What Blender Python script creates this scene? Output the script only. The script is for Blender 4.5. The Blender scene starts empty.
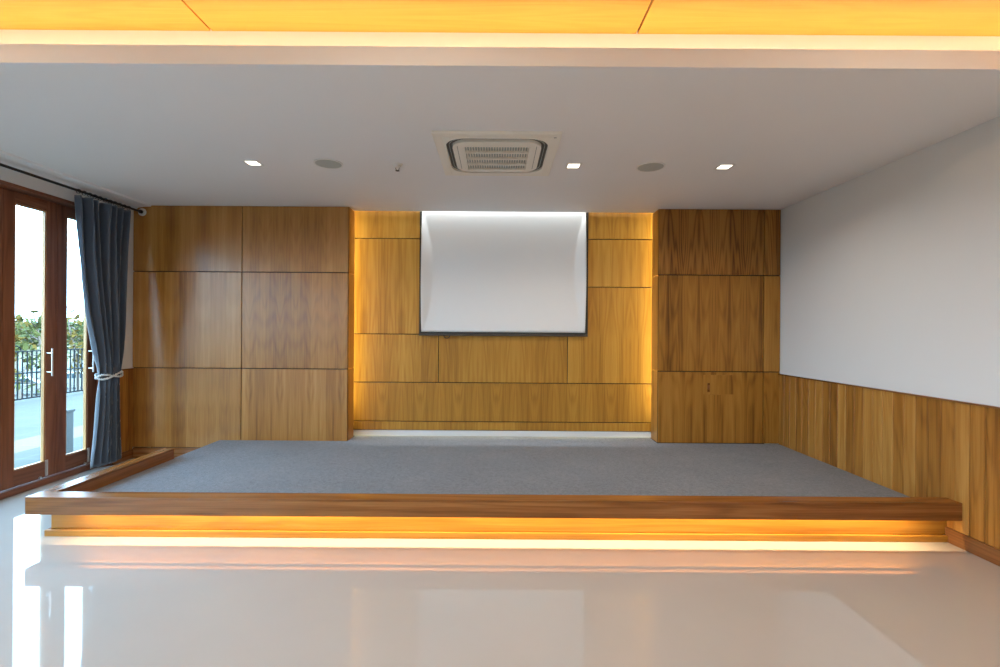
import bpy, bmesh, math, random
from mathutils import Vector, Matrix
random.seed(7)
SC = bpy.context.scene
COL = SC.collection
PI = math.pi
CAMZ = 1.485
CEIL = 2.905
XR, XL = 3.257, -4.19
YB = 5.457          # face of the two side volumes
YN = 5.735           # face of the niche wall
CARP = 0.21

# ---------------------------------------------------------------- node helpers
class NT:
    def __init__(s, name):
        s.m = bpy.data.materials.new(name); s.m.use_nodes = True
        s.t = s.m.node_tree; s.t.nodes.clear()
        s.out = s.t.nodes.new('ShaderNodeOutputMaterial')
    def n(s, typ, **kw):
        nd = s.t.nodes.new(typ)
        for k, v in kw.items(): setattr(nd, k, v)
        return nd
    def l(s, a, b): s.t.links.new(a, b)
    def set(s, sock, v):
        if isinstance(v, bpy.types.NodeSocket): s.l(v, sock)
        elif v is not None: sock.default_value = v
    def math(s, op, a, b=None, c=None):
        nd = s.n('ShaderNodeMath', operation=op)
        s.set(nd.inputs[0], a)
        if b is not None: s.set(nd.inputs[1], b)
        if c is not None: s.set(nd.inputs[2], c)
        return nd.outputs[0]
    def comb(s, x, y, z):
        nd = s.n('ShaderNodeCombineXYZ')
        for i, v in enumerate((x, y, z)): s.set(nd.inputs[i], v)
        return nd.outputs[0]
    def noise(s, vec, scale=1, detail=2, rough=.5, dist=0):
        nd = s.n('ShaderNodeTexNoise')
        s.set(nd.inputs['Vector'], vec)
        nd.inputs['Scale'].default_value = scale
        nd.inputs['Detail'].default_value = detail
        nd.inputs['Roughness'].default_value = rough
        nd.inputs['Distortion'].default_value = dist
        return nd.outputs[0]
    def ramp(s, f, stops):
        nd = s.n('ShaderNodeValToRGB'); s.l(f, nd.inputs[0])
        e = nd.color_ramp.elements
        e[0].position, e[0].color = stops[0][0], (*stops[0][1], 1)
        e[1].position, e[1].color = stops[-1][0], (*stops[-1][1], 1)
        for p, c in stops[1:-1]:
            x = e.new(p); x.color = (*c, 1)
        return nd.outputs[0]
    def mix(s, f, a, b, mode='MIX'):
        nd = s.n('ShaderNodeMix', data_type='RGBA', blend_type=mode)
        s.set(nd.inputs[0], f)
        for sock, v in ((nd.inputs[6], a), (nd.inputs[7], b)):
            if isinstance(v, tuple): v = (*v, 1)[:4]
            s.set(sock, v)
        return nd.outputs[2]
    def bsdf(s, color=None, rough=.5, metal=0, coat=0, coat_rough=.1, ior=1.5, normal=None, spec=.5, sheen=0):
        b = s.n('ShaderNodeBsdfPrincipled')
        if isinstance(color, tuple): color = (*color, 1)[:4]
        s.set(b.inputs['Base Color'], color); s.set(b.inputs['Roughness'], rough)
        b.inputs['Metallic'].default_value = metal
        b.inputs['Coat Weight'].default_value = coat
        b.inputs['Coat Roughness'].default_value = coat_rough
        b.inputs['IOR'].default_value = ior
        b.inputs['Specular IOR Level'].default_value = spec
        b.inputs['Sheen Weight'].default_value = sheen
        if normal is not None: s.l(normal, b.inputs['Normal'])
        s.l(b.outputs[0], s.out.inputs[0])
        return b
    def bump(s, h, strength=.2, dist=.002):
        nd = s.n('ShaderNodeBump'); s.l(h, nd.inputs['Height'])
        nd.inputs['Strength'].default_value = strength; nd.inputs['Distance'].default_value = dist
        return nd.outputs[0]
    def obj(s):
        tc = s.n('ShaderNodeTexCoord'); sp = s.n('ShaderNodeSeparateXYZ')
        s.l(tc.outputs['Object'], sp.inputs[0])
        return tc.outputs['Object'], sp.outputs

def plain(name, color, rough=.5, metal=0, var=.06, scale=6, bump=0, **kw):
    m = NT(name); v, _ = m.obj()
    n = m.noise(v, scale, 3)
    c = m.mix(n, tuple(x*(1-var) for x in color), tuple(min(1, x*(1+var)) for x in color))
    nor = None
    if bump:
        nor = m.bump(m.noise(v, 220, 2), bump, .001)
    m.bsdf(c, rough, metal, normal=nor, **kw)
    return m.m

def emit(name, color, strength):
    m = NT(name); e = m.n('ShaderNodeEmission')
    e.inputs[0].default_value = (*color, 1); e.inputs[1].default_value = strength
    m.l(e.outputs[0], m.out.inputs[0]); return m.m

def wood(name, dark, mid, light, grain='z', across='x', flitch=.2, spike=.5, rough=.3, streak=1.0,
         coat=.0, tone=.2, seedoff=0., planks=False, rings=70., spec=.35, ramt=.13):
    m = NT(name); v, xyz = m.obj()
    ax = {'x': 0, 'y': 1, 'z': 2}
    info = m.n('ShaderNodeObjectInfo')
    seed = m.math('MULTIPLY_ADD', info.outputs['Random'], 37.0, seedoff)
    c = [xyz[0], xyz[1], xyz[2]]
    a = c[ax[across]]; g = c[ax[grain]]
    cell = m.math('FLOOR', m.math('DIVIDE', a, flitch))
    wn = m.n('ShaderNodeTexWhiteNoise', noise_dimensions='2D')
    m.l(m.comb(cell, seed, 0.), wn.inputs['Vector'])
    if planks:
        u = m.math('MULTIPLY_ADD', wn.outputs['Value'], 40., a)
    else:
        u = m.math('PINGPONG', a, flitch)
    c2 = list(c); c2[ax[across]] = u
    def stretch(s_ac, s_gr):
        o = [m.math('MULTIPLY', q, s_gr if i == ax[grain] else s_ac) for i, q in enumerate(c2)]
        o[ax[across]] = m.math('ADD', o[ax[across]], seed)
        return m.comb(*o)
    low = m.noise(stretch(4.5, .42), 1, 2, .5, .35)
    # cathedral rings
    ph = m.math('MULTIPLY', low, rings)
    ph = m.math('MULTIPLY_ADD', u, 150.*spike, ph)
    ph = m.math('MULTIPLY_ADD', g, -13.*spike, ph)
    ring = m.math('MULTIPLY_ADD', m.math('SINE', ph), .5, .5)
    ring = m.math('POWER', ring, 1.6)
    st = m.noise(stretch(30, .5), 1, 3, .6)
    wide = m.noise(stretch(9, .25), 1, 2, .5)
    fine = m.noise(stretch(170, 3.5), 1, 2, .5)
    f = m.math('MULTIPLY', st, .5*streak)
    f = m.math('MULTIPLY_ADD', wide, .55*streak, f)
    f = m.math('MULTIPLY_ADD', ring, -ramt, f)
    f = m.math('MULTIPLY_ADD', fine, .35, f)
    f = m.math('MULTIPLY_ADD', wn.outputs['Value'], tone, f)
    off = .5-(.5*.5*streak+.5*.55*streak-.46*ramt+.175+tone*.5)
    f = m.math('ADD', f, off)
    f = m.math('MULTIPLY_ADD', m.math('SUBTRACT', f, .5), 1.3, .5)
    col = m.ramp(f, [(.1, dark), (.5, mid), (.92, light)])
    nor = m.bump(fine, .08, .001)
    r = m.math('MULTIPLY_ADD', st, .12, rough-.06)
    m.bsdf(col, r, coat=coat, coat_rough=.2, normal=nor, spec=spec)
    return m.m

D, Md, L = (.18, .068, .012), (.385, .168, .033), (.51, .265, .072)
M = {}
M['veneer'] = wood('teak_veneer', D, Md, L, flitch=.178, spike=.22, rough=.34, coat=.4, ramt=.09)
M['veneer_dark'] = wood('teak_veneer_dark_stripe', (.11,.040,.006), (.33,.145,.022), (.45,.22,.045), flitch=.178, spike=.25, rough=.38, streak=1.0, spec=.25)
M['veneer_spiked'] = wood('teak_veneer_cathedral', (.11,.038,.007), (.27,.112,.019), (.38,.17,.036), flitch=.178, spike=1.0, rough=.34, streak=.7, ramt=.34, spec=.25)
M['veneer_niche_lit'] = wood('teak_veneer_niche_lit', (.25,.105,.014), (.42,.205,.030), (.55,.31,.06), flitch=.23, spike=.3, rough=.36, streak=.9)  # teak made yellower and brighter, niche lighting put into its colour
M['veneer_return'] = wood('teak_veneer_side', D, Md, L, across='y', flitch=.4, spike=.2, rough=.34)
M['plank'] = wood('teak_planks', (.18,.065,.010), (.38,.158,.027), (.50,.25,.06), across='y', flitch=.105, spike=.25, rough=.34, tone=.34, planks=True)
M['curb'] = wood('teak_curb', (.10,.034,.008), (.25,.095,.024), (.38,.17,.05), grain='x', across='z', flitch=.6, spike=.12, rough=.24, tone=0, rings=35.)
M['plinth'] = wood('teak_plinth_lit', (.26,.10,.012), (.42,.19,.025), (.52,.27,.05), grain='x', across='z', flitch=.6, spike=.12, rough=.3, tone=0, rings=35.)  # lighter, yellower copy of the curb teak, LED brightness put into its colour
M['curb_y'] = wood('teak_curb_side', (.10,.034,.008), (.25,.095,.024), (.38,.17,.05), grain='y', across='z', flitch=.6, spike=.12, rough=.24, tone=0, rings=35.)
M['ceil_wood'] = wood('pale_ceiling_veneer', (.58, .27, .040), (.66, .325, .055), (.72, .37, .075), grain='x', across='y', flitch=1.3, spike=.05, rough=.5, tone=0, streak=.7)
M['door_wood'] = wood('red_brown_door_wood', (.12,.04,.02), (.235,.088,.045), (.34,.15,.08), across='y', flitch=.3, spike=.1, rough=.34, tone=0)
M['door_wood_y'] = wood('red_brown_door_rail_wood', (.10,.034,.018), (.20,.075,.04), (.30,.13,.07), grain='y', across='z', flitch=.3, spike=.1, rough=.34, tone=0)
M['base'] = wood('baseboard_wood', (.09,.03,.008), (.20,.075,.022), (.31,.13,.04), grain='y', across='z', flitch=.6, spike=.1, rough=.28, tone=0)
M['base_x'] = wood('baseboard_wood_x', (.12,.045,.012), (.28,.12,.04), (.42,.2,.07), grain='x', across='z', flitch=.6, spike=.1, rough=.28, tone=0)
M['white'] = plain('white_wall_paint', (.72, .71, .70), .75, var=.015, scale=2)
M['ceil'] = plain('white_ceiling_paint', (.86, .85, .85), .8, var=.01, scale=2)
M['plastic'] = plain('ivory_plastic', (.85, .80, .70), .4, var=.01)
M['plastic2'] = plain('white_plastic', (.78, .77, .74), .4, var=.01)
M['dark'] = plain('dark_gap', (.02, .015, .012), .8)
M['slot'] = plain('dark_air_slot', (.10, .09, .075), .6)
M['black'] = plain('black_metal', (.012, .011, .012), .35, metal=.3)
M['border'] = plain('black_screen_border', (.022, .022, .020), .55)
M['screenbar'] = plain('dark_grey_bar', (.07, .06, .05), .4, metal=.5)
M['chrome'] = plain('brushed_steel', (.75, .74, .72), .28, metal=1.)
M['grille'] = plain('grey_green_mesh', (.45, .48, .46), .6, var=.05, scale=400)
M['screen'] = plain('matt_white_screen', (.87, .87, .87), .85, var=.005)
M['housing'] = plain('aluminium_channel', (.5, .5, .5), .4, metal=.6)

def mk_floor():
    m = NT('polished_cream_tile'); v, xyz = m.obj()
    n = m.noise(v, 1.3, 4, .6)
    c = m.mix(n, (.45, .425, .395), (.50, .475, .445))
    def seam(a, off):
        f = m.math('FRACT', m.math('DIVIDE', m.math('ADD', a, off), .8))
        d = m.math('ABSOLUTE', m.math('SUBTRACT', f, .5))
        return m.math('GREATER_THAN', d, .4988)
    s = m.math('MAXIMUM', seam(xyz[0], .13), seam(xyz[1], .3))
    c = m.mix(m.math('MULTIPLY', s, .12), c, (.40, .38, .36))
    m.bsdf(c, .035, coat=.35, coat_rough=.03, ior=1.52)
    return m.m
M['floor'] = mk_floor()
def mk_carpet():
    m = NT('grey_loop_carpet'); v, xyz = m.obj()
    n = m.noise(v, 260, 3, .7); n2 = m.noise(v, 45, 3, .7); n3 = m.noise(v, 2, 2)
    f = m.math('MULTIPLY_ADD', n2, .5, m.math('MULTIPLY', n, .5))
    f = m.math('MULTIPLY_ADD', n3, .12, f)
    c = m.ramp(f, [(.36, (.066, .074, .093)), (.52, (.130, .140, .165)), (.72, (.22, .232, .262))])
    m.bsdf(c, .95, normal=m.bump(n, .7, .004), sheen=.25, spec=.1)
    return m.m
M['carpet'] = mk_carpet()
def mk_fabric():
    m = NT('grey_blue_curtain_cloth'); v, xyz = m.obj()
    n = m.noise(v, 500, 2); n2 = m.noise(v, 5, 3)
    c = m.mix(n2, (.036, .054, .086), (.050, .072, .112))
    b = m.bsdf(c, .45, normal=m.bump(n, .2, .001), sheen=.9)
    return m.m
M['fabric'] = mk_fabric()
def mk_glass():
    m = NT('window_glass')
    fr = m.n('ShaderNodeFresnel'); fr.inputs[0].default_value = 1.45
    t = m.n('ShaderNodeBsdfTransparent'); t.inputs[0].default_value = (.95, .985, .98, 1)
    g = m.n('ShaderNodeBsdfGlossy'); g.inputs['Roughness'].default_value = .01
    mx = m.n('ShaderNodeMixShader')
    geo = m.n('ShaderNodeNewGeometry')
    fac = m.math('MULTIPLY', fr.outputs[0], m.math('SUBTRACT', 1., geo.outputs['Backfacing']))
    m.l(fac, mx.inputs[0]); m.l(t.outputs[0], mx.inputs[1]); m.l(g.outputs[0], mx.inputs[2])
    m.l(mx.outputs[0], m.out.inputs[0]); return m.m
M['glass'] = mk_glass()
M['terrace'] = None
def mk_terrace():
    m = NT('terrace_paving'); v, xyz = m.obj()
    # object coordinates are world coordinates: paler band of colour between x = -6.35 and -5.7
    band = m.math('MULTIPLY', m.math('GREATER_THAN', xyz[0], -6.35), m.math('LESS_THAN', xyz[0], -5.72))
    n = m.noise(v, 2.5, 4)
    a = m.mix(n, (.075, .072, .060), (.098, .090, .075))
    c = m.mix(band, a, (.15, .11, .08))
    fy = m.math('ABSOLUTE', m.math('SUBTRACT', m.math('FRACT', m.math('DIVIDE', xyz[0], .6)), .5))
    fx = m.math('ABSOLUTE', m.math('SUBTRACT', m.math('FRACT', m.math('DIVIDE', xyz[1], .6)), .5))
    s = m.math('GREATER_THAN', m.math('MAXIMUM', fx, fy), .492)
    c = m.mix(m.math('MULTIPLY', s, .3), c, (.2, .23, .25))
    m.bsdf(c, .9, spec=.08); return m.m
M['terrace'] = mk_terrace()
def mk_ground():
    m = NT('dry_grass_field'); v, xyz = m.obj()
    n = m.noise(v, .06, 5, .65); n2 = m.noise(v, .9, 4, .7)
    f = m.math('MULTIPLY_ADD', n2, .35, m.math('MULTIPLY', n, .7))
    c = m.ramp(f, [(.35, (.035, .05, .015)), (.5, (.09, .075, .026)), (.62, (.13, .10, .045))])
    near = m.math('GREATER_THAN', xyz[0], -70.)
    c = m.mix(near, c, (.08, .075, .065))
    m.bsdf(c, .9); return m.m
M['ground'] = mk_ground()
M['leaf1'] = plain('yellow_green_leaves', (.085, .088, .028),.8, spec=.1, var=.5, scale=3)
M['leaf2'] = plain('mid_green_leaves', (.045, .062, .032),.8, spec=.1, var=.5, scale=2)
M['leaf3'] = plain('autumn_leaves', (.11, .07, .015),.8, spec=.1, var=.5, scale=3)
M['bark'] = plain('grey_bark', (.16, .12, .09), .9, var=.3)
M['rail'] = plain('dark_blue_rail_paint', (.010, .014, .016), .7, spec=.1)
M['carwhite'] = plain('white_car_paint', (.22, .20, .18), .25, coat=.5)
M['carglass'] = plain('dark_car_glass', (.03, .05, .06), .1)
M['tyre'] = plain('black_rubber', (.02, .02, .02), .8)
M['tail'] = plain('red_tail_lamp', (.55, .06, .04), .3)
M['concrete'] = plain('white_render', (.12, .12, .115), .9, spec=.1)
M['rope'] = plain('silver_cord', (.62, .66, .66), .35, var=.2, scale=120, sheen=.3)
M['lamp'] = emit('downlight_glow', (1., .90, .74), 4.)
M['led_orange'] = emit('warm_led', (1., .60, .22), 4.)
M['led_white'] = emit('white_led', (.95, 1., 1.), 4.)
M['led_yellow'] = emit('amber_led', (1., .80, .42), 4.)

# ---------------------------------------------------------------- mesh helpers
class MB:
    def __init__(s): s.b = bmesh.new()
    def box(s, x0, x1, y0, y1, z0, z1):
        vs = [s.b.verts.new((x, y, z)) for x in (x0, x1) for y in (y0, y1) for z in (z0, z1)]
        for f in ((0,1,3,2), (4,6,7,5), (0,4,5,1), (2,3,7,6), (0,2,6,4), (1,5,7,3)):
            s.b.faces.new([vs[i] for i in f])
        return s
    def prism(s, pts, z0, z1):
        a = [s.b.verts.new((x, y, z0)) for x, y in pts]; c = [s.b.verts.new((x, y, z1)) for x, y in pts]
        n = len(pts)
        s.b.faces.new(a[::-1]); s.b.faces.new(c)
        for i in range(n): s.b.faces.new((a[i], a[(i+1) % n], c[(i+1) % n], c[i]))
        return s
    def prism_y(s, pts, y0, y1):          # pts are (x, z)
        a = [s.b.verts.new((x, y0, z)) for x, z in pts]; c = [s.b.verts.new((x, y1, z)) for x, z in pts]
        n = len(pts)
        s.b.faces.new(a); s.b.faces.new(c[::-1])
        for i in range(n): s.b.faces.new((a[i], c[i], c[(i+1) % n], a[(i+1) % n]))
        return s
    def ring(s, outer, inner, z0, z1):
        n = len(outer)
        L_ = [[s.b.verts.new((x, y, z)) for x, y in p] for p in (outer, inner) for z in (z0, z1)]
        o0, o1, i0, i1 = L_
        for k in range(n):
            j = (k+1) % n
            s.b.faces.new((o0[k], o0[j], o1[j], o1[k])); s.b.faces.new((i0[j], i0[k], i1[k], i1[j]))
            s.b.faces.new((o0[j], o0[k], i0[k], i0[j])); s.b.faces.new((o1[k], o1[j], i1[j], i1[k]))
        return s
    def tube(s, path, r, n=10, closed=False):
        P = [Vector(p) for p in path]; rings = []
        rr = r if isinstance(r, (list, tuple)) else [r]*len(P)
        N = len(P); up = None
        for i, p in enumerate(P):
            if closed: d = P[(i+1) % N]-P[i-1]
            else: d = P[min(i+1, N-1)]-P[max(i-1, 0)]
            d.normalize()
            if up is None: up = Vector((0, 0, 1)) if abs(d.z) < .9 else Vector((1, 0, 0))
            x = d.cross(up)
            if x.length < 1e-4: x = d.orthogonal()
            x.normalize(); y = x.cross(d).normalized(); up = y
            rings.append([s.b.verts.new(p+(x*math.cos(2*PI*k/n)+y*math.sin(2*PI*k/n))*rr[i]) for k in range(n)])
        for i in range(N if closed else N-1):
            A, B = rings[i], rings[(i+1) % N]
            for k in range(n): s.b.faces.new((A[k], A[(k+1) % n], B[(k+1) % n], B[k]))
        if not closed:
            s.b.faces.new(rings[0][::-1]); s.b.faces.new(rings[-1])
        return s
    def lathe(s, prof, c=(0, 0, 0), n=32):   # prof: (radius, z); axis z
        rings = [[s.b.verts.new((c[0]+r*math.cos(2*PI*k/n), c[1]+r*math.sin(2*PI*k/n), c[2]+z)) for k in range(n)] for r, z in prof]
        for A, B in zip(rings, rings[1:]):
            for k in range(n): s.b.faces.new((A[k], A[(k+1) % n], B[(k+1) % n], B[k]))
        s.b.faces.new(rings[0][::-1]); s.b.faces.new(rings[-1]); return s
    def build(s, name, mat, parent=None, bevel=0, smooth=False, local=False):
        bmesh.ops.recalc_face_normals(s.b, faces=s.b.faces)
        me = bpy.data.meshes.new(name); s.b.to_mesh(me); s.b.free()
        o = bpy.data.objects.new(name, me); COL.objects.link(o)
        me.materials.append(mat)
        if smooth:
            for p in me.polygons: p.use_smooth = True
            try: me.set_sharp_from_angle(angle=math.radians(40))
            except Exception: pass
        if parent:
            o.parent = parent
            if not local:
                w = Vector(parent.location); q = parent.parent
                while q: w += Vector(q.location); q = q.parent
                o.location = -w
        if bevel:
            bv = o.modifiers.new('bevel', 'BEVEL'); bv.width = bevel; bv.segments = 2; bv.limit_method = 'ANGLE'
        return o
def tag(o, label=None, cat=None, group=None, kind=None):
    if label: o['label'] = label
    if cat: o['category'] = cat
    if group: o['group'] = group
    if kind: o['kind'] = kind
    return o
def thing(name, loc, label, cat, group=None, kind=None):
    o = bpy.data.objects.new(name, None); o.empty_display_size = .1; COL.objects.link(o); o.location = loc
    return tag(o, label, cat, group, kind)
def dup(o, parent=None):
    c = o.copy(); COL.objects.link(c); c.parent = parent
    for ch in list(o.children): dup(ch, c)
    return c
def struct(o, label=None, cat=None): return tag(o, label, cat, kind='structure')
def rrect(cx, cy, hx, hy, r, n=8):
    p = []
    for sx, sy, a0 in ((1, 1, 0), (-1, 1, 90), (-1, -1, 180), (1, -1, 270)):
        for k in range(n+1):
            a = math.radians(a0+90*k/n)
            p.append((cx+sx*(hx-r)+r*math.cos(a), cy+sy*(hy-r)+r*math.sin(a)))
    return p
def area(name, loc, rot, sx, sy, power, color, parent=None, spread=180):
    ld = bpy.data.lights.new(name, 'AREA'); ld.shape = 'RECTANGLE'; ld.size = sx; ld.size_y = sy
    ld.energy = power; ld.color = color; ld.spread = math.radians(spread)
    o = bpy.data.objects.new(name, ld); COL.objects.link(o)
    o.rotation_euler = rot
    if parent:
        o.parent = parent; o.location = Vector(loc)-Vector(parent.location)
    else: o.location = loc
    return o

# ---------------------------------------------------------------- camera
cam = bpy.data.cameras.new('camera'); co = bpy.data.objects.new('camera', cam); COL.objects.link(co)
cam.sensor_width = 36; cam.lens = 475*36/1000; cam.clip_start = .05; cam.clip_end = 2000
cam.shift_x = .003; cam.shift_y = -.0025
co.matrix_world = Matrix.Translation((0, 0, CAMZ)) @ Matrix.Rotation(PI/2, 4, 'X') @ Matrix.Rotation(.0068, 4, 'Z')
SC.camera = co

# ---------------------------------------------------------------- room shell
YF = -5.2                       # rear of the room, behind the camera
struct(MB().box(-4.45, XR+.2, YF-.2, 6.0, -.12, 0).build('floor', M['floor']), 'polished cream floor tiles', 'floor')
struct(MB().box(-4.45, XR+.02, 2.567, 5.655, CEIL, CEIL+.06).build('ceiling', M['ceil']), 'plain lowered white ceiling over the stage', 'ceiling')
struct(MB().box(-4.45, XR+.2, YF-.2, 6.0, 3.30, 3.6).build('ceiling', M['ceil']), 'structural slab above the lowered ceilings', 'ceiling')
struct(MB().box(-4.45, XR+.02, 2.73, 2.79, CEIL+.061, 3.30).build('ceiling', M['white']), 'white upright back of the ceiling light cove', 'ceiling')
struct(MB().box(-4.45, XR+.02, 2.545, 2.566, CEIL, 3.006).build('trim_1', M['ceil']), 'upright white lip of the ceiling light cove', 'trim')
# cornice along the left wall
struct(MB().prism_y([(XL, CEIL-.055), (XL+.03, CEIL-.055), (XL+.06, CEIL-.032), (XL+.12, CEIL-.022), (XL+.205, CEIL-.018), (XL+.215, CEIL), (XL, CEIL)],
       2.567, YB-.002).build('trim_2', M['ceil']), 'white cornice strip along the left wall', 'trim')
struct(MB().box(XR+.001, XR+.2, YF-.2, 6.0, 0, 3.3).build('wall_right', M['white']), 'plain white right wall', 'wall')
struct(MB().box(-4.45, XR+.2, 5.776, 6.0, 0, 3.3).build('wall_back', M['dark']), 'wall behind the wooden panelling', 'wall')
struct(MB().box(-4.45, XR+.2, YF-.2, YF, 0, 3.3).build('wall_front', M['white']), 'white wall at the far end of the room', 'wall')
DY0, DY1 = -4.57, 5.10          # run of folding doors
lw = MB()
lw.box(-4.45, XL, DY1+.07, 5.76, 0, 3.3)
lw.box(-4.45, XL, DY0-.07, DY1+.07, 2.733, 3.3)
lw.box(-4.45, XL, YF, DY0-.07, 0, 3.3)
struct(lw.build('wall_left', M['white']), 'white wall around the folding doors', 'wall')

# wood lining of the door opening + threshold
dl = MB()
dl.box(-4.40, XL+.004, DY1, DY1+.068, 0, 2.731)
dl.box(-4.40, XL+.004, DY0-.068, DY0, 0, 2.731)
struct(dl.build('trim_3', M['door_wood'], bevel=.003), 'brown upright linings of the door opening', 'trim')
struct(MB().box(-4.40, XL+.004, DY0, DY1, 2.700, 2.731).build('trim_4', M['door_wood_y'], bevel=.003), 'brown head lining above the folding doors', 'trim')
struct(MB().box(-4.42, -4.262, DY0, DY1, 0.001, .055).build('trim_5', M['door_wood_y'], bevel=.006), 'brown raised threshold under the folding doors', 'trim')

# folding door leaves
def leaf(y0, y1, hinge, idx, label):
    root = thing('door_%d' % idx, (-4.32, (y0+y1)/2, .06), label, 'door', kind='structure')
    g = .0015
    y0 += g; y1 -= g
    xa, xb = -4.345, -4.298
    s = .105
    f = MB(); f.box(xa, xb, y0, y0+s, .062, 2.698); f.build('stile', M['door_wood'], root, bevel=.003)
    f = MB(); f.box(xa, xb, y1-s, y1, .062, 2.698); f.build('stile', M['door_wood'], root, bevel=.003)
    f = MB(); f.box(xa, xb-.001, y0+s, y1-s, .062, .205); f.build('bottom_rail', M['door_wood_y'], root, bevel=.002)
    f = MB(); f.box(xa, xb-.001, y0+s, y1-s, 2.600, 2.698); f.build('top_rail', M['door_wood_y'], root, bevel=.002)
    f = MB()
    for a, b in ((y0+s, y0+s+.012), (y1-s-.012, y1-s)): f.box(-4.335, -4.306, a, b, .205, 2.60)
    f.box(-4.335, -4.306, y0+s+.012, y1-s-.012, .205, .217); f.box(-4.335, -4.306, y0+s+.012, y1-s-.012, 2.588, 2.60)
    f.build('glazing_bead', M['door_bead'], root)
    MB().box(-4.324, -4.319, y0+s+.012, y1-s-.012, .217, 2.588).build('glass', M['glass'], root)
    if hinge == 'r':
        yy = y1-.098
        h = MB(); h.tube([(-4.245, yy, 1.025), (-4.245, yy, 1.29)], .008, 12)
        for z in (1.065, 1.245): h.tube([(xb+.001, yy, z), (-4.245, yy, z)], .006, 10)
        h.build('handle', M['chrome'], root, smooth=True)
        b = MB(); b.box(xb+.0005, xb+.006, y1-.110, y1-.085, .075, .225); b.tube([(xb+.010, y1-.0975, .09), (xb+.010, y1-.0975, .21)], .006, 8)
        b.build('flush_bolt', M['chrome'], root)
    # roller guide at the foot
    r = MB(); yc = (y0+y1)/2+.09
    r.tube([(xb+.001, yc, .075), (xb+.016, yc, .075)], .010, 12); r.build('roller', M['chrome'], root, smooth=True)
    return root
M['door_bead'] = wood('bead_wood_lit_gold', (.30, .15, .06), (.45, .24, .10), (.6, .36, .16), across='y', flitch=.3, spike=.1, tone=0)  # door wood with the golden light on the beads put into its colour
edges = [5.10, 4.637]
while edges[-1]-.5116 > DY0-.01: edges.append(edges[-1]-.5116)
for i in range(len(edges)-1):
    if i == 0: lab = 'glazed brown folding door leaf partly behind the tied curtain'
    elif i == 1: lab = 'glazed brown folding door leaf with steel flush bolt at the left of the photo'
    else: lab = 'glazed brown folding door leaf further towards the back of the room, leaf %d from the curtain' % (i+1)
    leaf(edges[i+1], edges[i], '' if i == 2 else 'r', i+1, lab)

# left wall wainscot + baseboard
w = thing('wainscot', (XL+.01, 5.3, .1), 'short brown wood wainscot beside the curtain in the left corner', 'wainscot', kind='structure')
MB().box(XL+.0005, XL+.012, DY1+.072, YB-.001, .1, 1.02).build('boarding', M['plank'], w)
MB().box(XL+.0005, XL+.018, DY1+.072, YB-.001, 1.02, 1.030).build('cap', M['base'], w)
struct(MB().box(XL+.0005, XL+.022, DY1+.072, YB-.001, 0.0, .1).build('baseboard_left', M['base'], bevel=.002), 'dark wood baseboard left corner', 'baseboard')

# right wainscot: tongue-and-groove boards, v-grooves between them
w = thing('wainscot', (XR-.02, 1.5, .1), 'long wood boarded wainscot along the white right wall', 'wainscot', kind='structure')
b = MB(); y = YB-.001; k = 0; gx = .006
prof = []
while y > YF+.11:
    ye = y-.105
    prof += [(XR-.008, y), (XR-.018, y-.007), (XR-.018, ye+.007), (XR-.008, ye)]
    y = ye
poly = [(XR-.0005, YB-.001)]+prof+[(XR-.0005, y)]
b.prism(poly, .1, 1.004)
b.build('boarding', M['plank'], w)
MB().box(XR-.026, XR-.0005, YF+.01, YB-.001, 1.004, 1.016).build('cap', M['base'], w, bevel=.002)
struct(MB().box(XR-.034, XR-.0182, YF+.01, 3.4095, 0.0, .104).build('baseboard_right', M['base'], bevel=.003), 'dark wood baseboard along the right wall', 'baseboard')

# ---------------------------------------------------------------- back panelling
def panels(root, rects, y, mat, th=.018, gap=.005):
    for i, r in enumerate(rects):
        x0, x1, z0, z1 = r[:4]; mm = r[4] if len(r) > 4 else mat
        MB().box(x0+gap, x1-gap, y, y+th, z0+gap, z1-gap).build('veneer_panel', mm, root, bevel=.0012)
def cladding(x0, x1, seam, label, sgn, base):
    root = thing('wall_cladding', ((x0+x1)/2, YB+.02, base), label, 'wall cladding', kind='structure')
    Z = [base, 1.035, 2.143, CEIL]
    rects = []
    for a, c in ((x0, seam), (seam, x1)):
        for k in range(3):
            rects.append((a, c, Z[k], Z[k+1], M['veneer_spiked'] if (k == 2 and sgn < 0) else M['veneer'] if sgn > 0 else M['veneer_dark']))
    panels(root, rects, YB, M['veneer'])
    MB().box(x0+.002, x1-.002, YB+.0185, YB+.03, base, CEIL-.001).build('backing', M['dark'], root)
    # side return into the niche
    xe = x1 if sgn > 0 else x0
    for k in range(3):
        MB().box(min(xe, xe-sgn*.018), max(xe, xe-sgn*.018), YB+.019, 5.692, Z[k]+.0035, Z[k+1]-.0035).build('side_return', M['veneer_return'], root)
    return root
cl = cladding(XL+.001, -1.712, -2.935, 'tall teak panelled volume left of the screen beside the doors', 1, .12)
cr = cladding(1.854, XR-.001, 3.063, 'tall teak panelled volume right of the screen with small hatch', -1, CARP+.001)
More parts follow.
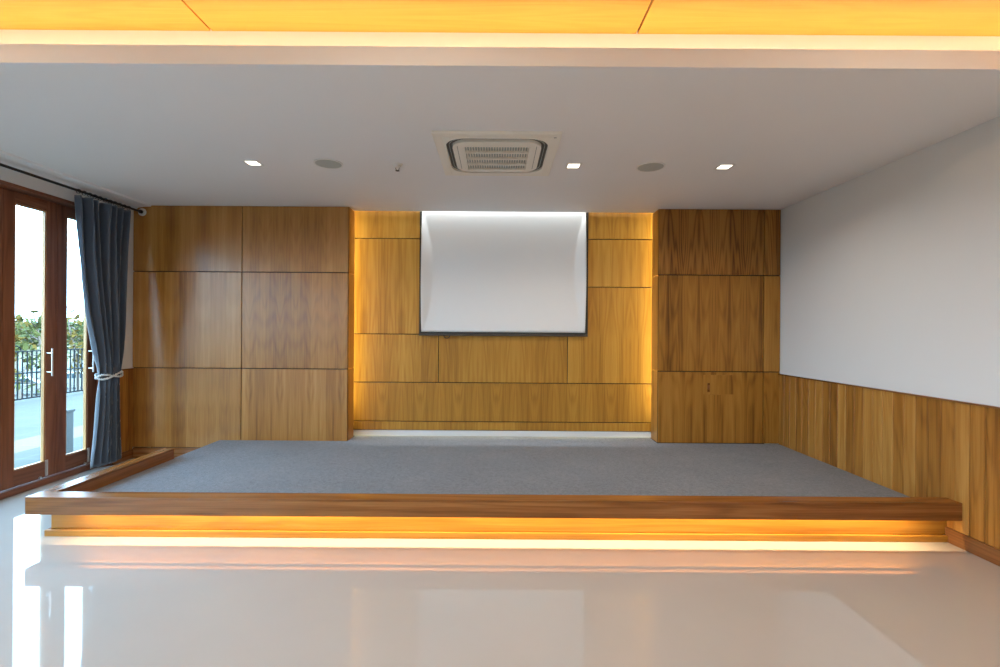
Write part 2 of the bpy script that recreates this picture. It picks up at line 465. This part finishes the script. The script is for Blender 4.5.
# hatch on the right volume
MB().box(1.854+.52, 1.854+.865, YB-.0022, YB-.0002, .775, .997).build('access_hatch', M['veneer_dark'], cr)
MB().box(1.854+.566, 1.854+.594, YB-.0035, YB-.0023, .80, .905).build('finger_pull', M['base'], cr)
MB().box(1.854+.566, 1.854+.725, YB-.0022, YB-.0002, CARP+.02, .770).build('cover_strip', M['veneer_dark'], cr)
struct(MB().box(XL+.023, -3.195, YB-.012, YB+.015, 0, .118).build('baseboard_back', M['base_x'], bevel=.002), 'wood baseboard under the left panelling', 'baseboard')
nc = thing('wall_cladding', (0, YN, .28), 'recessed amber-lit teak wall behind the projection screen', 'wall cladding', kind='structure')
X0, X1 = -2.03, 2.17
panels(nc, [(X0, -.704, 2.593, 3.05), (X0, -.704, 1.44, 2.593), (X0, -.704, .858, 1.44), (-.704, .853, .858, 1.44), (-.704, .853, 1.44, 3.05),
            (.853, X1, 2.6, 3.05), (.853, X1, 2.023, 2.6), (.853, X1, .858, 2.023), (X0, X1, .388, .858), (X0, X1, .28, .388)], YN, M['veneer_niche_lit'])
MB().box(X0, X1, YN+.0185, YN+.036, .0, 3.05).build('backing', M['dark'], nc)
struct(MB().box(X0, X1, YN+.004, YN+.018, CARP, .278).build('baseboard_niche', M['white']), 'pale skirting under the recessed wall', 'baseboard')
# ceiling slot above the niche
struct(MB().box(-4.45, XR+.02, 5.656, 5.775, 3.052, 3.10).build('ceiling', M['ceil']), 'top of the slot above the screen', 'ceiling')

# ---------------------------------------------------------------- stage
st = thing('stage', (0, 4.4, 0), 'low grey carpeted stage with glowing wooden curb in front', 'stage')
XS0, XS1 = -3.19, XR-.019
b = MB(); b.prism([(XS0, 3.44), (XS1, 3.44), (XS1, YB-.001), (1.852, YB-.001), (1.852, 5.733), (-1.71, 5.733), (-1.71, YB-.001), (XS0, YB-.001)], 0.001, CARP-.012)
b.build('platform', M['base_x'], st)
b = MB(); b.prism([(XS0+.012, 3.416), (XS1, 3.416), (XS1, YB-.001), (1.852, YB-.001), (1.852, 5.735), (-1.71, 5.735), (-1.71, YB-.001), (XS0+.012, YB-.001)], CARP-.0115, CARP)
b.build('carpet', M['carpet'], st)
# plinth and its lower strip
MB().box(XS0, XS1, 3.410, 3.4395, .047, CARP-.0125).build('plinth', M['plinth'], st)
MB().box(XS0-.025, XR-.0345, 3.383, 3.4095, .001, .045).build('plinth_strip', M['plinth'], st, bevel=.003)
MB().box(XS0-.025, XS0-.001, 3.410, 4.66, .001, .045).build('plinth_strip', M['curb_y'], st, bevel=.003)
# front curb: fascia board and top board
CX0 = -3.268
c = MB(); c.box(CX0, XR-.0185, 3.296, 3.314, .188, .293); c.build('curb_fascia', M['curb'], st, bevel=.002)
c = MB(); c.box(CX0, XR-.0185, 3.296, 3.415, .2935, .311); c.build('curb_top', M['curb'], st, bevel=.002)
c = MB(); c.box(CX0+.11, XR-.0185, 3.397, 3.415, CARP+.0005, .293); c.build('curb_inner_board', M['curb'], st)
# side curb along the doors
c = MB(); c.box(CX0, CX0+.018, 3.3145, 4.66, .188, .293); c.build('curb_fascia', M['curb_y'], st, bevel=.002)
c = MB(); c.box(CX0, CX0+.108, 3.4155, 4.66, .2935, .311); c.build('curb_top', M['curb_y'], st, bevel=.002)
c = MB(); c.box(CX0+.09, CX0+.108, 3.4155, 4.66, CARP+.0005, .293); c.box(CX0+.0185, CX0+.09, 4.642, 4.66, .188, .293); c.build('curb_inner_board', M['curb_y'], st)
# LED channel tucked behind the fascia
c = MB(); c.box(-3.06, 3.02, 3.330, 3.350, .268, .280); c.box(-3.06, 3.02, 3.334, 3.346, .280, .2930)
c.build('led_channel', M['housing'], st)
area('led_tape', (.025, 3.340, .2665), (0, 0, 0), 5.95, .008, 38, (1., .73, .38), st)

# ---------------------------------------------------------------- wood ceiling panels
pn = [(-4.19-.2, -1.653, 'yellow-lit wooden ceiling board at the left of the photo'),
      (-1.653, .792, 'yellow-lit wooden ceiling board between the two ceiling seams'),
      (.792, XR, 'yellow-lit wooden ceiling board at the right of the photo')]
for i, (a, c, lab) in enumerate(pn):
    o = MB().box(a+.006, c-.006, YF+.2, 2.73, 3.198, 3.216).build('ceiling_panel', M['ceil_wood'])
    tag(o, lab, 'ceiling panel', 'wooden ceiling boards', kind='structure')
struct(MB().box(-4.2, XR, YF+.2, 2.73, 3.217, 3.225).build('ceiling', M['dark']), 'dark backing above the wooden ceiling boards', 'ceiling')
struct(MB().box(XL+.001, -3.351, YF+.001, 2.544, CEIL, CEIL+.06).build('ceiling', M['ceil']), 'lowered white ceiling strip added for the unseen side cove by the folding doors', 'ceiling')  # side strips and lips added out of view to carry extra cove lights
struct(MB().box(-3.35, -3.33, YF+.001, 2.544, CEIL, 3.006).build('trim_7', M['ceil']), 'lip of the added unseen side cove by the doors', 'trim')
struct(MB().box(3.071, XR-.001, YF+.001, 2.544, CEIL, CEIL+.02).build('ceiling', M['ceil']), 'lowered white ceiling strip added for the unseen side cove by the right wall', 'ceiling')
struct(MB().box(3.05, 3.07, YF+.001, 2.544, CEIL, 3.006).build('trim_8', M['ceil']), 'lip of the added unseen side cove by the right wall', 'trim')
for x, lab in ((-3.39, 'added unseen warm strip light in the side cove by the folding doors'), (3.11, 'added unseen warm strip light in the side cove by the right wall')):  # unseen lamps added to warm the front ceiling lip
    r = thing('cove_light', (x, -1.3, 2.975), lab, 'strip light')
    MB().box(x-.01, x+.01, -5.0, 2.4, 2.968, 2.978).build('led_channel', M['led_orange'], r)
    area('cove_tape', (x, -1.3, 2.985), (PI, 0, 0), .015, 7.3, 26, (1., .74, .42), r)
cv = thing('cove_light', (0, 2.60, 2.97), 'warm strip light hidden behind the lip of the ceiling cove', 'strip light')
MB().box(-4.15, XR-.05, 2.580, 2.60, 2.966, 2.976).build('led_channel', M['led_orange'], cv)
area('cove_tape', (-.4, 2.59, 2.985), (PI, 0, 0), 7.3, .015, 14, (1., .79, .54), cv)

# niche strip lights
for sx, x, lab in ((1, -1.96, 'upright amber strip light hidden at the left edge of the niche'), (-1, 2.10, 'upright amber strip light hidden at the right edge of the niche')):
    r = thing('niche_light', (x, 5.70, .45), lab, 'strip light', 'amber lights beside the niche')
    MB().box(x-.006, x+.006, 5.69, 5.71, .5, 2.88).build('led_channel', M['led_yellow'], r)
    a = area('niche_tape', (x+sx*.012, 5.70, 1.70), (0, 0, 0), .012, 2.35, 58, (1., .86, .42), r)
    a.rotation_euler = Vector((-sx, -.02, 0)).to_track_quat('Z', 'Y').to_euler()
r = thing('slot_light', (0, 5.66, 2.95), 'white strip light in the ceiling slot above the screen', 'strip light')
MB().box(-1.68, 1.82, 5.666, 5.682, 3.041, 3.051).build('led_channel', M['led_white'], r)
area('slot_tape', (.07, 5.674, 3.040), (math.radians(-6), 0, 0), 3.5, .008, 9, (.93, 1., 1.), r, 46)

# ---------------------------------------------------------------- projection screen
ps = thing('projection_screen', (.08, 5.69, 1.43), 'white roll-down projection screen with black border hanging before the recessed wall', 'projection screen')
sx0, sx1, sz0, sz1 = -.908, 1.055, 1.470, CEIL+.06
def screen_mesh():
    b = bmesh.new(); NX, NZ = 120, 50; g = []
    for j in range(NZ+1):
        z = sz0+(sz1-sz0)*j/NZ; t = (z-sz0)/(2.90-sz0); row = []
        arc = .135*(max(0, math.sin(PI*min(1, max(0, t))))**.75)
        for i in range(NX+1):
            x = sx0+(sx1-sx0)*i/NX
            d = min(x-sx0, sx1-x); y = 5.694
            if d < arc:
                q = (arc-d); y = 5.694-q*.42-q*q*.6
            row.append(b.verts.new((x, y, z)))
        g.append(row)
    for j in range(NZ):
        for i in range(NX): b.faces.new((g[j][i], g[j][i+1], g[j+1][i+1], g[j+1][i]))
    m = MB(); m.b.free(); m.b = b; return m
o = screen_mesh().build('screen_fabric', M['screen'], ps, smooth=True)
sm = o.modifiers.new('thickness', 'SOLIDIFY'); sm.thickness = .002
# black side borders follow the curl a little in front of the wall
MB().box(sx0-.024, sx0-.001, 5.680, 5.690, 1.447, sz1).build('border', M['border'], ps)
MB().box(sx1+.001, sx1+.030, 5.680, 5.690, 1.447, sz1).build('border', M['border'], ps)
MB().box(sx0-.024, sx1+.030, 5.672, 5.692, 1.424, 1.446).build('bottom_bar', M['screenbar'], ps, bevel=.003)
MB().box(sx0-.0005, sx1+.0005, 5.680, 5.692, 1.4465, 1.469).build('bottom_hem', M['border'], ps)
pth = [(-.60+.035*math.cos(a), 5.682, 1.424-.028*math.sin(a)) for a in [PI*k/12 for k in range(13)]]
MB().tube(pth, .005, 8).build('pull_loop', M['black'], ps, smooth=True)

# ---------------------------------------------------------------- ceiling air conditioner
ac = thing('air_conditioner', (0, 3.81, CEIL), 'square ivory ceiling air conditioner with four-way air slots', 'air conditioner')
cx, cy = -.010, 3.825
b = MB(); b.ring([(cx+sx*.465, cy+sy*.458) for sx, sy in ((1,1),(-1,1),(-1,-1),(1,-1))], [(cx+sx*.40, cy+sy*.40) for sx, sy in ((1,1),(-1,1),(-1,-1),(1,-1))], CEIL-.022, CEIL-.0005)
b.build('frame', M['plastic'], ac, bevel=.004)
out = rrect(cx, cy, .398, .398, .01); inn = rrect(cx, cy, .395, .385, .16)
MB().ring(rrect(cx, cy, .4005, .4005, .001), rrect(cx, cy, .386, .376, .15), CEIL-.024, CEIL-.004).build('face_plate', M['plastic'], ac)
MB().ring(rrect(cx, cy, .3855, .3755, .15), rrect(cx, cy, .338, .328, .12), CEIL-.008, CEIL-.002).build('air_slot', M['slot'], ac)
MB().ring(rrect(cx, cy, .364, .354, .137), rrect(cx, cy, .361, .351, .135), CEIL-.016, CEIL-.009).build('flap', M['grille'], ac)
MB().ring(rrect(cx, cy, .3375, .3275, .12), rrect(cx, cy+.03, .262, .262, .002), CEIL-.030, CEIL-.002).build('centre_panel', M['plastic'], ac)
MB().box(cx-.261, cx+.261, cy-.231, cy+.291, CEIL-.012, CEIL-.004).build('filter', M['grille'], ac)
for k in range(4):
    y0 = cy-.232+k*.131; g = MB()
    g.box(cx-.2615, cx+.2615, y0+.112, y0+.131, CEIL-.031, CEIL-.013)
    g.box(cx-.2615, cx-.245, y0, y0+.1119, CEIL-.031, CEIL-.013); g.box(cx+.245, cx+.2615, y0, y0+.1119, CEIL-.031, CEIL-.013)
    for q in range(24):
        xx = cx-.235+q*.0204; g.box(xx, xx+.007, y0+.002, y0+.1115, CEIL-.028, CEIL-.014)
    g.build('intake_grille', M['plastic'], ac)
for sx in (-1, 1):
    MB().box(cx+sx*.300-.0015, cx+sx*.300+.0015, cy-.25, cy+.25, CEIL-.0306, CEIL-.0301).build('panel_line', M['slot'], ac)
MB().box(cx+.40+.012, cx+.40+.03, cy-.40, cy-.392, CEIL-.0235, CEIL-.0222).build('emblem', M['slot'], ac)

# downlights
dlr = thing('downlight', (-2.09, 4.05, CEIL), 'square ceiling downlight nearest the curtain', 'downlight', 'square downlights over the stage')
sq = lambda h: [(sx*h, sy*h) for sx, sy in ((1,1),(-1,1),(-1,-1),(1,-1))]
MB().ring(sq(.066), sq(.0485), -.004, -.0005).build('trim_ring', M['plastic2'], dlr, local=True)
MB().box(-.048, .048, -.048, .048, -.003, -.001).build('diffuser', M['lamp'], dlr, local=True)
la = area('lamp', (0, 0, 0), (0, 0, 0), .1, .1, 9, (1., .88, .72), None, 150); la.parent = dlr; la.location = (0, 0, -.006)
for x, lab in ((.645, 'square ceiling downlight just right of the air conditioner'), (1.937, 'square ceiling downlight nearest the right wall')):
    d = dup(dlr); d.location = (x, 4.065, CEIL); d['label'] = lab
# ceiling speakers
sp = thing('ceiling_speaker', (-1.446, 4.05, CEIL), 'round grey ceiling speaker left of the air conditioner', 'speaker', 'round ceiling speakers')
MB().ring([(.12*math.cos(2*PI*k/48), .12*math.sin(2*PI*k/48)) for k in range(48)], [(.108*math.cos(2*PI*k/48), .108*math.sin(2*PI*k/48)) for k in range(48)], -.008, -.0005).build('bezel', M['plastic2'], sp, local=True)
MB().lathe([(.107, -.001), (.107, -.006), (.06, -.0085), (.001, -.009)], n=48).build('grille', M['grille'], sp, local=True, smooth=True)
d = dup(sp); d.location = (1.308, 4.075, CEIL); d['label'] = 'round grey ceiling speaker right of the air conditioner'
# sprinkler
sr = thing('sprinkler', (-.86, 4.06, CEIL), 'small white ceiling sprinkler left of the air conditioner', 'sprinkler')
MB().lathe([(.045, -.0005), (.045, -.004), (.030, -.014), (.028, -.024), (.018, -.030), (.001, -.031)], n=24).build('rose', M['plastic2'], sr, local=True, smooth=True)
b = MB(); b.tube([(-.014, 0, -.031), (-.014, 0, -.045), (0, 0, -.055)], .003, 6); b.tube([(.014, 0, -.031), (.014, 0, -.045), (0, 0, -.055)], .003, 6)
b.build('yoke', M['screenbar'], sr, local=True)
MB().lathe([(.018, -.0555), (.018, -.0575), (.004, -.060)], n=16).build('deflector', M['screenbar'], sr, local=True)

# ---------------------------------------------------------------- curtain rod
RX, RZ = -4.08, 2.822
cr_ = thing('curtain_rod', (RX, 3.3, RZ), 'black round curtain rod above the folding doors', 'curtain rod')
MB().tube([(RX, YF+.4, RZ), (RX, YB-.012, RZ)], .0125, 16).build('rod', M['black'], cr_, smooth=True)
b = MB()
n = 28
for rr0, rr1, y0, y1 in ((.044, .030, YB-.016, YB-.001),):
    A = [b.b.verts.new((RX+rr0*math.cos(2*PI*k/n), y1, RZ+rr0*math.sin(2*PI*k/n))) for k in range(n)]
    B = [b.b.verts.new((RX+rr0*math.cos(2*PI*k/n), y0+.004, RZ+rr0*math.sin(2*PI*k/n))) for k in range(n)]
    C = [b.b.verts.new((RX+rr1*math.cos(2*PI*k/n), y0, RZ+rr1*math.sin(2*PI*k/n))) for k in range(n)]
    E = [b.b.verts.new((RX+.014*math.cos(2*PI*k/n), y0, RZ+.014*math.sin(2*PI*k/n))) for k in range(n)]
    for P, Q in ((A, B), (B, C), (C, E)):
        for k in range(n): b.b.faces.new((P[k], P[(k+1) % n], Q[(k+1) % n], Q[k]))
MB().tube([(RX, YB-.040, RZ), (RX, YB-.0165, RZ)], .021, 18).build('collar', M['black'], cr_, smooth=True)
tag(b.build('end_flange', M['plastic2'], cr_, smooth=True), 'round white end flange')
for yy in (3.6, 1.2, -1.4):
    MB().tube([(RX, yy, RZ-.014), (RX, yy, RZ-.03), (XL, yy, RZ-.03)], .006, 8).build('bracket', M['black'], cr_)

# ---------------------------------------------------------------- curtain
def px2y(x, X=4.08): return 475*X/(497-x)
def prof_edge(tab):
    out = []
    for x, y in tab:
        Y = px2y(x); out.append((CAMZ-(y-(331+(x-497)*.0065))*Y/475, Y))
    out.sort(); return out
Ledge = prof_edge([(75, 196), (76.5, 225), (78.5, 252), (81.5, 280), (84.6, 300), (88.3, 322), (92.8, 342), (97, 362), (99, 373), (98.6, 385), (97, 410), (95, 435), (91, 467)])
Redge = prof_edge([(129, 211), (127, 240), (125, 290), (123, 330), (119.5, 360), (117.6, 374), (117.6, 390), (118, 420), (120, 463)])
def lerp(tab, z):
    if z <= tab[0][0]: return tab[0][1]
    for (a, va), (c, vc) in zip(tab, tab[1:]):
        if z <= c: return va+(vc-va)*(z-a)/(c-a)
    return tab[-1][1]
def smooth_lerp(tab, z):
    return sum(lerp(tab, z+d*.03) for d in (-2, -1, 0, 1, 2))/5
cu = thing('curtain', (RX, 4.95, .1), 'dark grey-blue tied-back curtain hanging at the left corner', 'curtain')
ZT, ZB, ZTIE = 2.775, .075, 1.0
def curtain_mesh():
    b = bmesh.new(); NU, NV = 220, 110; g = []
    rnd = random.Random(4)
    ph = [rnd.uniform(0, 6.28) for _ in range(6)]
    for j in range(NV+1):
        z = ZB+(ZT-ZB)*j/NV
        y0, y1 = smooth_lerp(Ledge, z), smooth_lerp(Redge, z)
        wt = math.exp(-((z-ZTIE)/.16)**2)              # gathered at the tie
        top = max(0, (z-2.25)/.5)
        row = []
        for i in range(NU+1):
            u = i/NU
            uu = u+.012*math.sin(2*PI*u*2+ph[0]+z*1.1)
            a1 = .046*(1-.55*wt); a2 = .016
            if z < ZTIE: a1 *= .75; a2 *= .5
            fold = a1*math.sin(2*PI*uu*7+ph[1]+.5*math.sin(z*1.4))+a2*math.sin(2*PI*uu*3+ph[2]+z*.8)+.008*math.sin(2*PI*uu*15+ph[3]+z*2)*(top+.25)
            bulge = (.055*wt)*math.sin(PI*u)
            x = RX+fold*(.5+.5*min(1, 6*min(u, 1-u)+.35))+bulge+.03*math.sin(PI*u)*(1-wt)
            if z < ZTIE: x += .02*math.sin(PI*u)*(ZTIE-z)
            x = max(x, XL+.03)
            y = y0+(y1-y0)*u+.006*math.cos(2*PI*uu*7+ph[1])
            zz = z + (.012*math.sin(2*PI*uu*7+ph[1]) if j == 0 else 0)
            row.append(b.verts.new((x, y, zz)))
        g.append(row)
    for j in range(NV):
        for i in range(NU): b.faces.new((g[j][i], g[j][i+1], g[j+1][i+1], g[j+1][i]))
    m = MB(); m.b.free(); m.b = b; return m
o = curtain_mesh().build('cloth', M['fabric'], cu, smooth=True)
sm = o.modifiers.new('thickness', 'SOLIDIFY'); sm.thickness = .003
# rings and clips
for k in range(11):
    yy = 4.62+(5.25-4.62)*k/10
    c = MB(); c.tube([(RX+.021*math.cos(a), yy+.003*math.sin(a*2), RZ-.006+.021*math.sin(a)) for a in [2*PI*q/18 for q in range(18)]], .0035, 6, closed=True)
    rg = c.build('curtain_ring', M['black'], cu, smooth=True)
    c = MB(); c.box(RX-.005, RX+.005, yy-.009, yy+.009, RZ-.050, RZ-.029); c.build('clip', M['plastic2'], rg)
# tie-back rope: two crossing twisted cords round the gathered cloth
tb = thing('curtain_tieback', (XL+.02, 5.22, 1.09), 'silver twisted cord tied round the grey-blue curtain', 'tieback')
ya, yb = lerp(Ledge, ZTIE)-.018, lerp(Redge, ZTIE)+.018
yc, hy = (ya+yb)/2, (yb-ya)/2
for sgn in (1, -1):
    for strand in (0, 1):
        pts = []
        for q in range(72):
            a = 2*PI*q/72
            dz = .022*sgn*math.sin(a*2+.6); tw = 2*PI*q/72*14+strand*PI
            rr = 1.0
            pts.append((RX+.012+.082*math.cos(a)+.006*math.cos(tw), yc+hy*math.sin(a), ZTIE-.005+dz+.006*math.sin(tw)+.012*math.sin(a)))
        MB().tube(pts, .0065, 7, closed=True).build('cord', M['rope'], tb, smooth=True)
pts = [(RX+.02, yb-.01, ZTIE+.01), (RX, yb+.05, ZTIE+.018), (XL+.04, 5.22, ZTIE+.03), (XL+.035, 5.225, 1.10)]
MB().tube(pts, .006, 7).build('cord_tail', M['rope'], tb, smooth=True)
hk = thing('tieback_hook', (XL+.0, 5.225, 1.12), 'small black scrolled hook on the white wall beside the curtain', 'hook')
b = MB(); b.box(XL+.0005, XL+.006, 5.210, 5.240, 1.075, 1.165)
pts = [(XL+.006+.004*q, 5.225, 1.105+.028*math.cos(q*.55)*(1-q*.035)) for q in range(16)]
b.tube(pts, .006, 8)
b.tube([(XL+.045+.018*math.cos(a), 5.225, 1.128+.018*math.sin(a)) for a in [2*PI*q/14 for q in range(14)]], .005, 6, closed=True)
b.build('scroll', M['black'], hk, smooth=True)

# ---------------------------------------------------------------- outside
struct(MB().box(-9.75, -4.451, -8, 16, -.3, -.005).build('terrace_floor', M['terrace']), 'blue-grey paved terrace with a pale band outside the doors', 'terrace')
struct(MB().box(-4.452-.0, -4.421, DY0, DY1, -.005, .03).build('trim_6', M['concrete']), 'outer sill of the folding doors', 'trim')
GZ = -4.3
b = MB(); b.box(-900, 30, -300, 900, GZ-.5, GZ)
struct(b.build('ground', M['ground']), 'dry green and yellow field with grey road far outside', 'ground')
# railing
for y0, cnt, lab in ((5.5, 92, 'dark metal balustrade along the edge of the terrace, seen through both panes'), (-4.0, 96, 'dark metal balustrade of the terrace opposite the rear folding doors')):
    y1 = y0+cnt*.0972+.06
    rl = thing('railing', (-9.5, (y0+y1)/2, 0), lab, 'railing')
    MB().box(-9.522, -9.478, y0, y1, 1.000, 1.022).build('top_rail', M['rail'], rl)
    MB().box(-9.515, -9.485, y0, y1, .560, .585).build('middle_rail', M['rail'], rl)
    MB().box(-9.515, -9.485, y0, y1, .045, .075).build('bottom_rail', M['rail'], rl)
    for k in range(cnt):
        yy = y0+.03+k*.0972
        MB().box(-9.509, -9.491, yy-.009, yy+.009, .076, .9995).build('baluster', M['rail'], rl)
    for yy in ((5.5, 8.6, 11.9, 14.5) if y0 > 0 else (-4.0, -.9, 2.2, 5.2)):
        MB().box(-9.525, -9.475, yy-.022, yy+.022, -.004, 1.0).build('post', M['rail'], rl)
    if y0 > 0:
        for yy in (9.32, 11.3):
            pts = [(-9.47, yy+.13*math.cos(a), 1.03+.10*math.sin(a)) for a in [PI*q/14 for q in range(15)]]
            MB().tube(pts, .012, 6).build('scroll', M['rail'], rl)
bl = MB(); bl.box(-5.12, -5.0, 5.50, 5.62, -.004, .50); bl.box(-5.13, -4.99, 5.49, 5.63, .50, .53)
tag(bl.build('bollard', M['concrete'], bevel=.006), 'short pale square post standing on the terrace just outside the doors', 'post')

def tree(x, y, h, crown_r, n, mat, label, cat='tree', leaf=.12, low=.35, group=None, seed=0):
    rnd = random.Random(seed)
    root = thing('young_tree' if cat == 'tree' else 'shrub', (x, y, GZ), label, cat, group)
    t = MB(); top = h*.92
    pts = [(.12*math.sin(q*.9+seed)*q/6, .12*math.cos(q*.7+seed)*q/6, top*q/8) for q in range(9)]
    t.tube(pts, [max(.012, .016*h*(1-q/9)) for q in range(9)], 8)
    tips = []
    for q in range(14):
        z0 = h*(low+(.9-low)*q/14); a = rnd.uniform(0, 6.28); ln = crown_r*rnd.uniform(.6, 1.05)*(1.15-.5*q/14)
        e = (ln*math.cos(a), ln*math.sin(a), z0+ln*rnd.uniform(.2, .6))
        m_ = (e[0]*.5, e[1]*.5, z0+(e[2]-z0)*.4)
        t.tube([(0, 0, z0), m_, e], [.006*h*.6, .02, .01], 6); tips += [e, m_]
    t.build('trunk', M['bark'], root, local=True)
    f = MB()
    for q in range(n):
        c = rnd.choice(tips); s = leaf*rnd.uniform(.6, 1.3)
        p = Vector(c)+Vector((rnd.gauss(0, 1), rnd.gauss(0, 1), rnd.gauss(0, 1)))*crown_r*.20
        d = Vector((rnd.gauss(0, 1), rnd.gauss(0, 1), rnd.gauss(-.4, .8))).normalized(); sd = d.orthogonal().normalized()
        sd.rotate(Matrix.Rotation(rnd.uniform(0, 6.28), 3, d)); nn = d.cross(sd)
        vs = [f.b.verts.new(p+v) for v in (-d*s, sd*s*.45+nn*s*.1, d*s, -sd*s*.45+nn*s*.1)]
        f.b.faces.new(vs)
    f.build('foliage', mat, root, local=True)
    return root
def at(px, Y): return -(497-px)*Y/475
def zz(py, px, Y): return CAMZ-(py-(331+(px-497)*.0065))*Y/475
spec = [(38, 15, 290, .6, 260, 'leaf1', 'slim yellow-green tree close behind the railing, seen through the left pane', .14),
        (75, 18.5, 292, .55, 130, 'leaf3', 'slim tree with browning leaves seen through the right pane', .12),
        (10, 17, 302, .6, 120, 'leaf3', 'thin browning tree at the left edge of the left pane', .15),
        (20, 26, 324, 1.5, 520, 'leaf1', 'bushy light green tree low behind the left pane', .15),
        (32, 40, 326, 1.6, 520, 'leaf2', 'rounded mid green tree beside the slim yellow-green one', .17),
        (72, 31, 322, 1.4, 520, 'leaf1', 'light green tree low behind the right pane', .15),
        (84, 35, 325, 1.5, 520, 'leaf2', 'mid green tree beside the curtain seen through the right pane', .17),
        (24, 47, 336, 1.5, 500, 'leaf2', 'small round dark green shrub out in the field behind the left pane', .22),
        (74, 50, 332, 1.6, 500, 'leaf2', 'small green shrub out in the field behind the right pane', .22)]
for i, (px, Y, py, r, n, mt, lab, lf) in enumerate(spec):
    h = (zz(py, px, Y)-GZ)
    tree(at(px, Y), Y, h, r, n, M[mt], lab, 'tree', leaf=lf, low=.55 if i < 3 else .76, seed=i+3)
rnd = random.Random(11)
for k in range(12):
    px = -6+k*9.5+rnd.uniform(-1, 1); Y = 110+(k%3)*16
    tree(at(px, Y), Y, zz(322+rnd.uniform(-2, 3), px, Y)-GZ, 2.6, 420, M['leaf2' if k % 3 else 'leaf1'],
         'distant green tree in the hazy tree line beyond the field', 'tree', leaf=.7, low=.2, group='distant tree line', seed=40+k)

def car(x, y, rz, label):
    root = thing('parked_car', (x, y, GZ), label, 'car', 'white cars parked below the terrace'); root.rotation_euler.z = rz
    def side(pts, w, name, mat, par=root):
        m = MB(); m.prism_y(pts, -w, w); return m.build(name, mat, par, bevel=.05, local=True)
    side([(-2.1, .35), (-2.15, .75), (-2.0, .95), (-1.0, 1.02), (1.2, .98), (2.0, .85), (2.15, .6), (2.1, .33)], .85, 'body', M['carwhite'])
    side([(-1.85, .96), (-1.45, 1.40), (-.9, 1.50), (.2, 1.48), (.9, 1.02)], .72, 'cabin', M['carglass'])
    side([(-1.5, 1.42), (-.9, 1.53), (.2, 1.51), (.3, 1.45), (-.9, 1.46)], .70, 'roof', M['carwhite'])
    for sx in (-1.35, 1.35):
        for sy in (-1, 1):
            m = MB(); m.tube([(sx, sy*.70, .32), (sx, sy*.87, .32)], .32, 20); m.build('wheel', M['tyre'], root, local=True)
    for sy in (-1, 1):
        m = MB(); m.box(-2.17, -2.05, sy*.75-.1, sy*.75+.1, .68, .86); m.build('tail_lamp', M['tail'], root, local=True)
car(at(26, 41), 41, math.radians(35), 'white parked car seen through the balustrade in the left pane')
car(at(80, 46), 46, math.radians(35), 'white parked car seen through the balustrade in the right pane')

# ---------------------------------------------------------------- daylight
W = bpy.data.worlds.new('world'); SC.world = W; W.use_nodes = True
nt = W.node_tree; nt.nodes.clear()
wo = nt.nodes.new('ShaderNodeOutputWorld'); bg = nt.nodes.new('ShaderNodeBackground')
tc = nt.nodes.new('ShaderNodeTexCoord'); sp_ = nt.nodes.new('ShaderNodeSeparateXYZ'); rp = nt.nodes.new('ShaderNodeValToRGB')
nt.links.new(tc.outputs['Generated'], sp_.inputs[0]); nt.links.new(sp_.outputs[2], rp.inputs[0])
rp.color_ramp.elements[0].position = 0; rp.color_ramp.elements[0].color = (.45, .72, 1., 1)
rp.color_ramp.elements[1].position = .7; rp.color_ramp.elements[1].color = (.40, .69, 1., 1)
nt.links.new(rp.outputs[0], bg.inputs[0]); bg.inputs[1].default_value = 15.5
nt.links.new(bg.outputs[0], wo.inputs[0])
pl = area('door_portal', (-4.36, (DY0+DY1)/2, 1.4), (0, 0, 0), 2.6, DY1-DY0, 1, (1, 1, 1))
pl.rotation_euler = (0, -PI/2, 0); pl.data.cycles.is_portal = True
sl = bpy.data.lights.new('sun', 'SUN'); sl.energy = 1.6; sl.color = (1., .92, .78); sl.angle = .02
so = bpy.data.objects.new('sun', sl); COL.objects.link(so)
so.rotation_euler = Vector((.9, -.15, .42)).to_track_quat('Z', 'Y').to_euler()

# room lamps behind the camera, in the wooden ceiling
rl0 = None
for j, y in enumerate((1.4, -.8, -3.0)):
    for i, x in enumerate((-2.9, -.45, 2.1)):
        if rl0 is None:
            rl0 = thing('recessed_lamp', (x, y, 3.198), 'square recessed lamp in the wooden ceiling behind the viewer', 'downlight', 'lamps in the wooden ceiling')
            MB().ring(sq(.17), sq(.15), -.006, -.0005).build('trim_ring', M['plastic2'], rl0, local=True)
            MB().box(-.149, .149, -.149, .149, -.004, -.001).build('diffuser', M['lamp'], rl0, local=True)
            a = area('room_lamp', (0, 0, 0), (0, 0, 0), .3, .3, 15, (1., .83, .64)); a.parent = rl0; a.location = (0, 0, -.008)
        else:
            d = dup(rl0); d.location = (x, y, 3.198)

SC.view_settings.view_transform = 'Standard'; SC.view_settings.look = 'None'
SC.view_settings.gamma = 1; SC.view_settings.use_curve_mapping = False
SC.view_settings.exposure = 0.10
SC.cycles.max_bounces = 10; SC.cycles.diffuse_bounces = 5; SC.cycles.glossy_bounces = 5
SC.cycles.transparent_max_bounces = 12; SC.cycles.caustics_reflective = False; SC.cycles.caustics_refractive = False
SC.cycles.sample_clamp_indirect = 6; SC.cycles.use_denoising = True
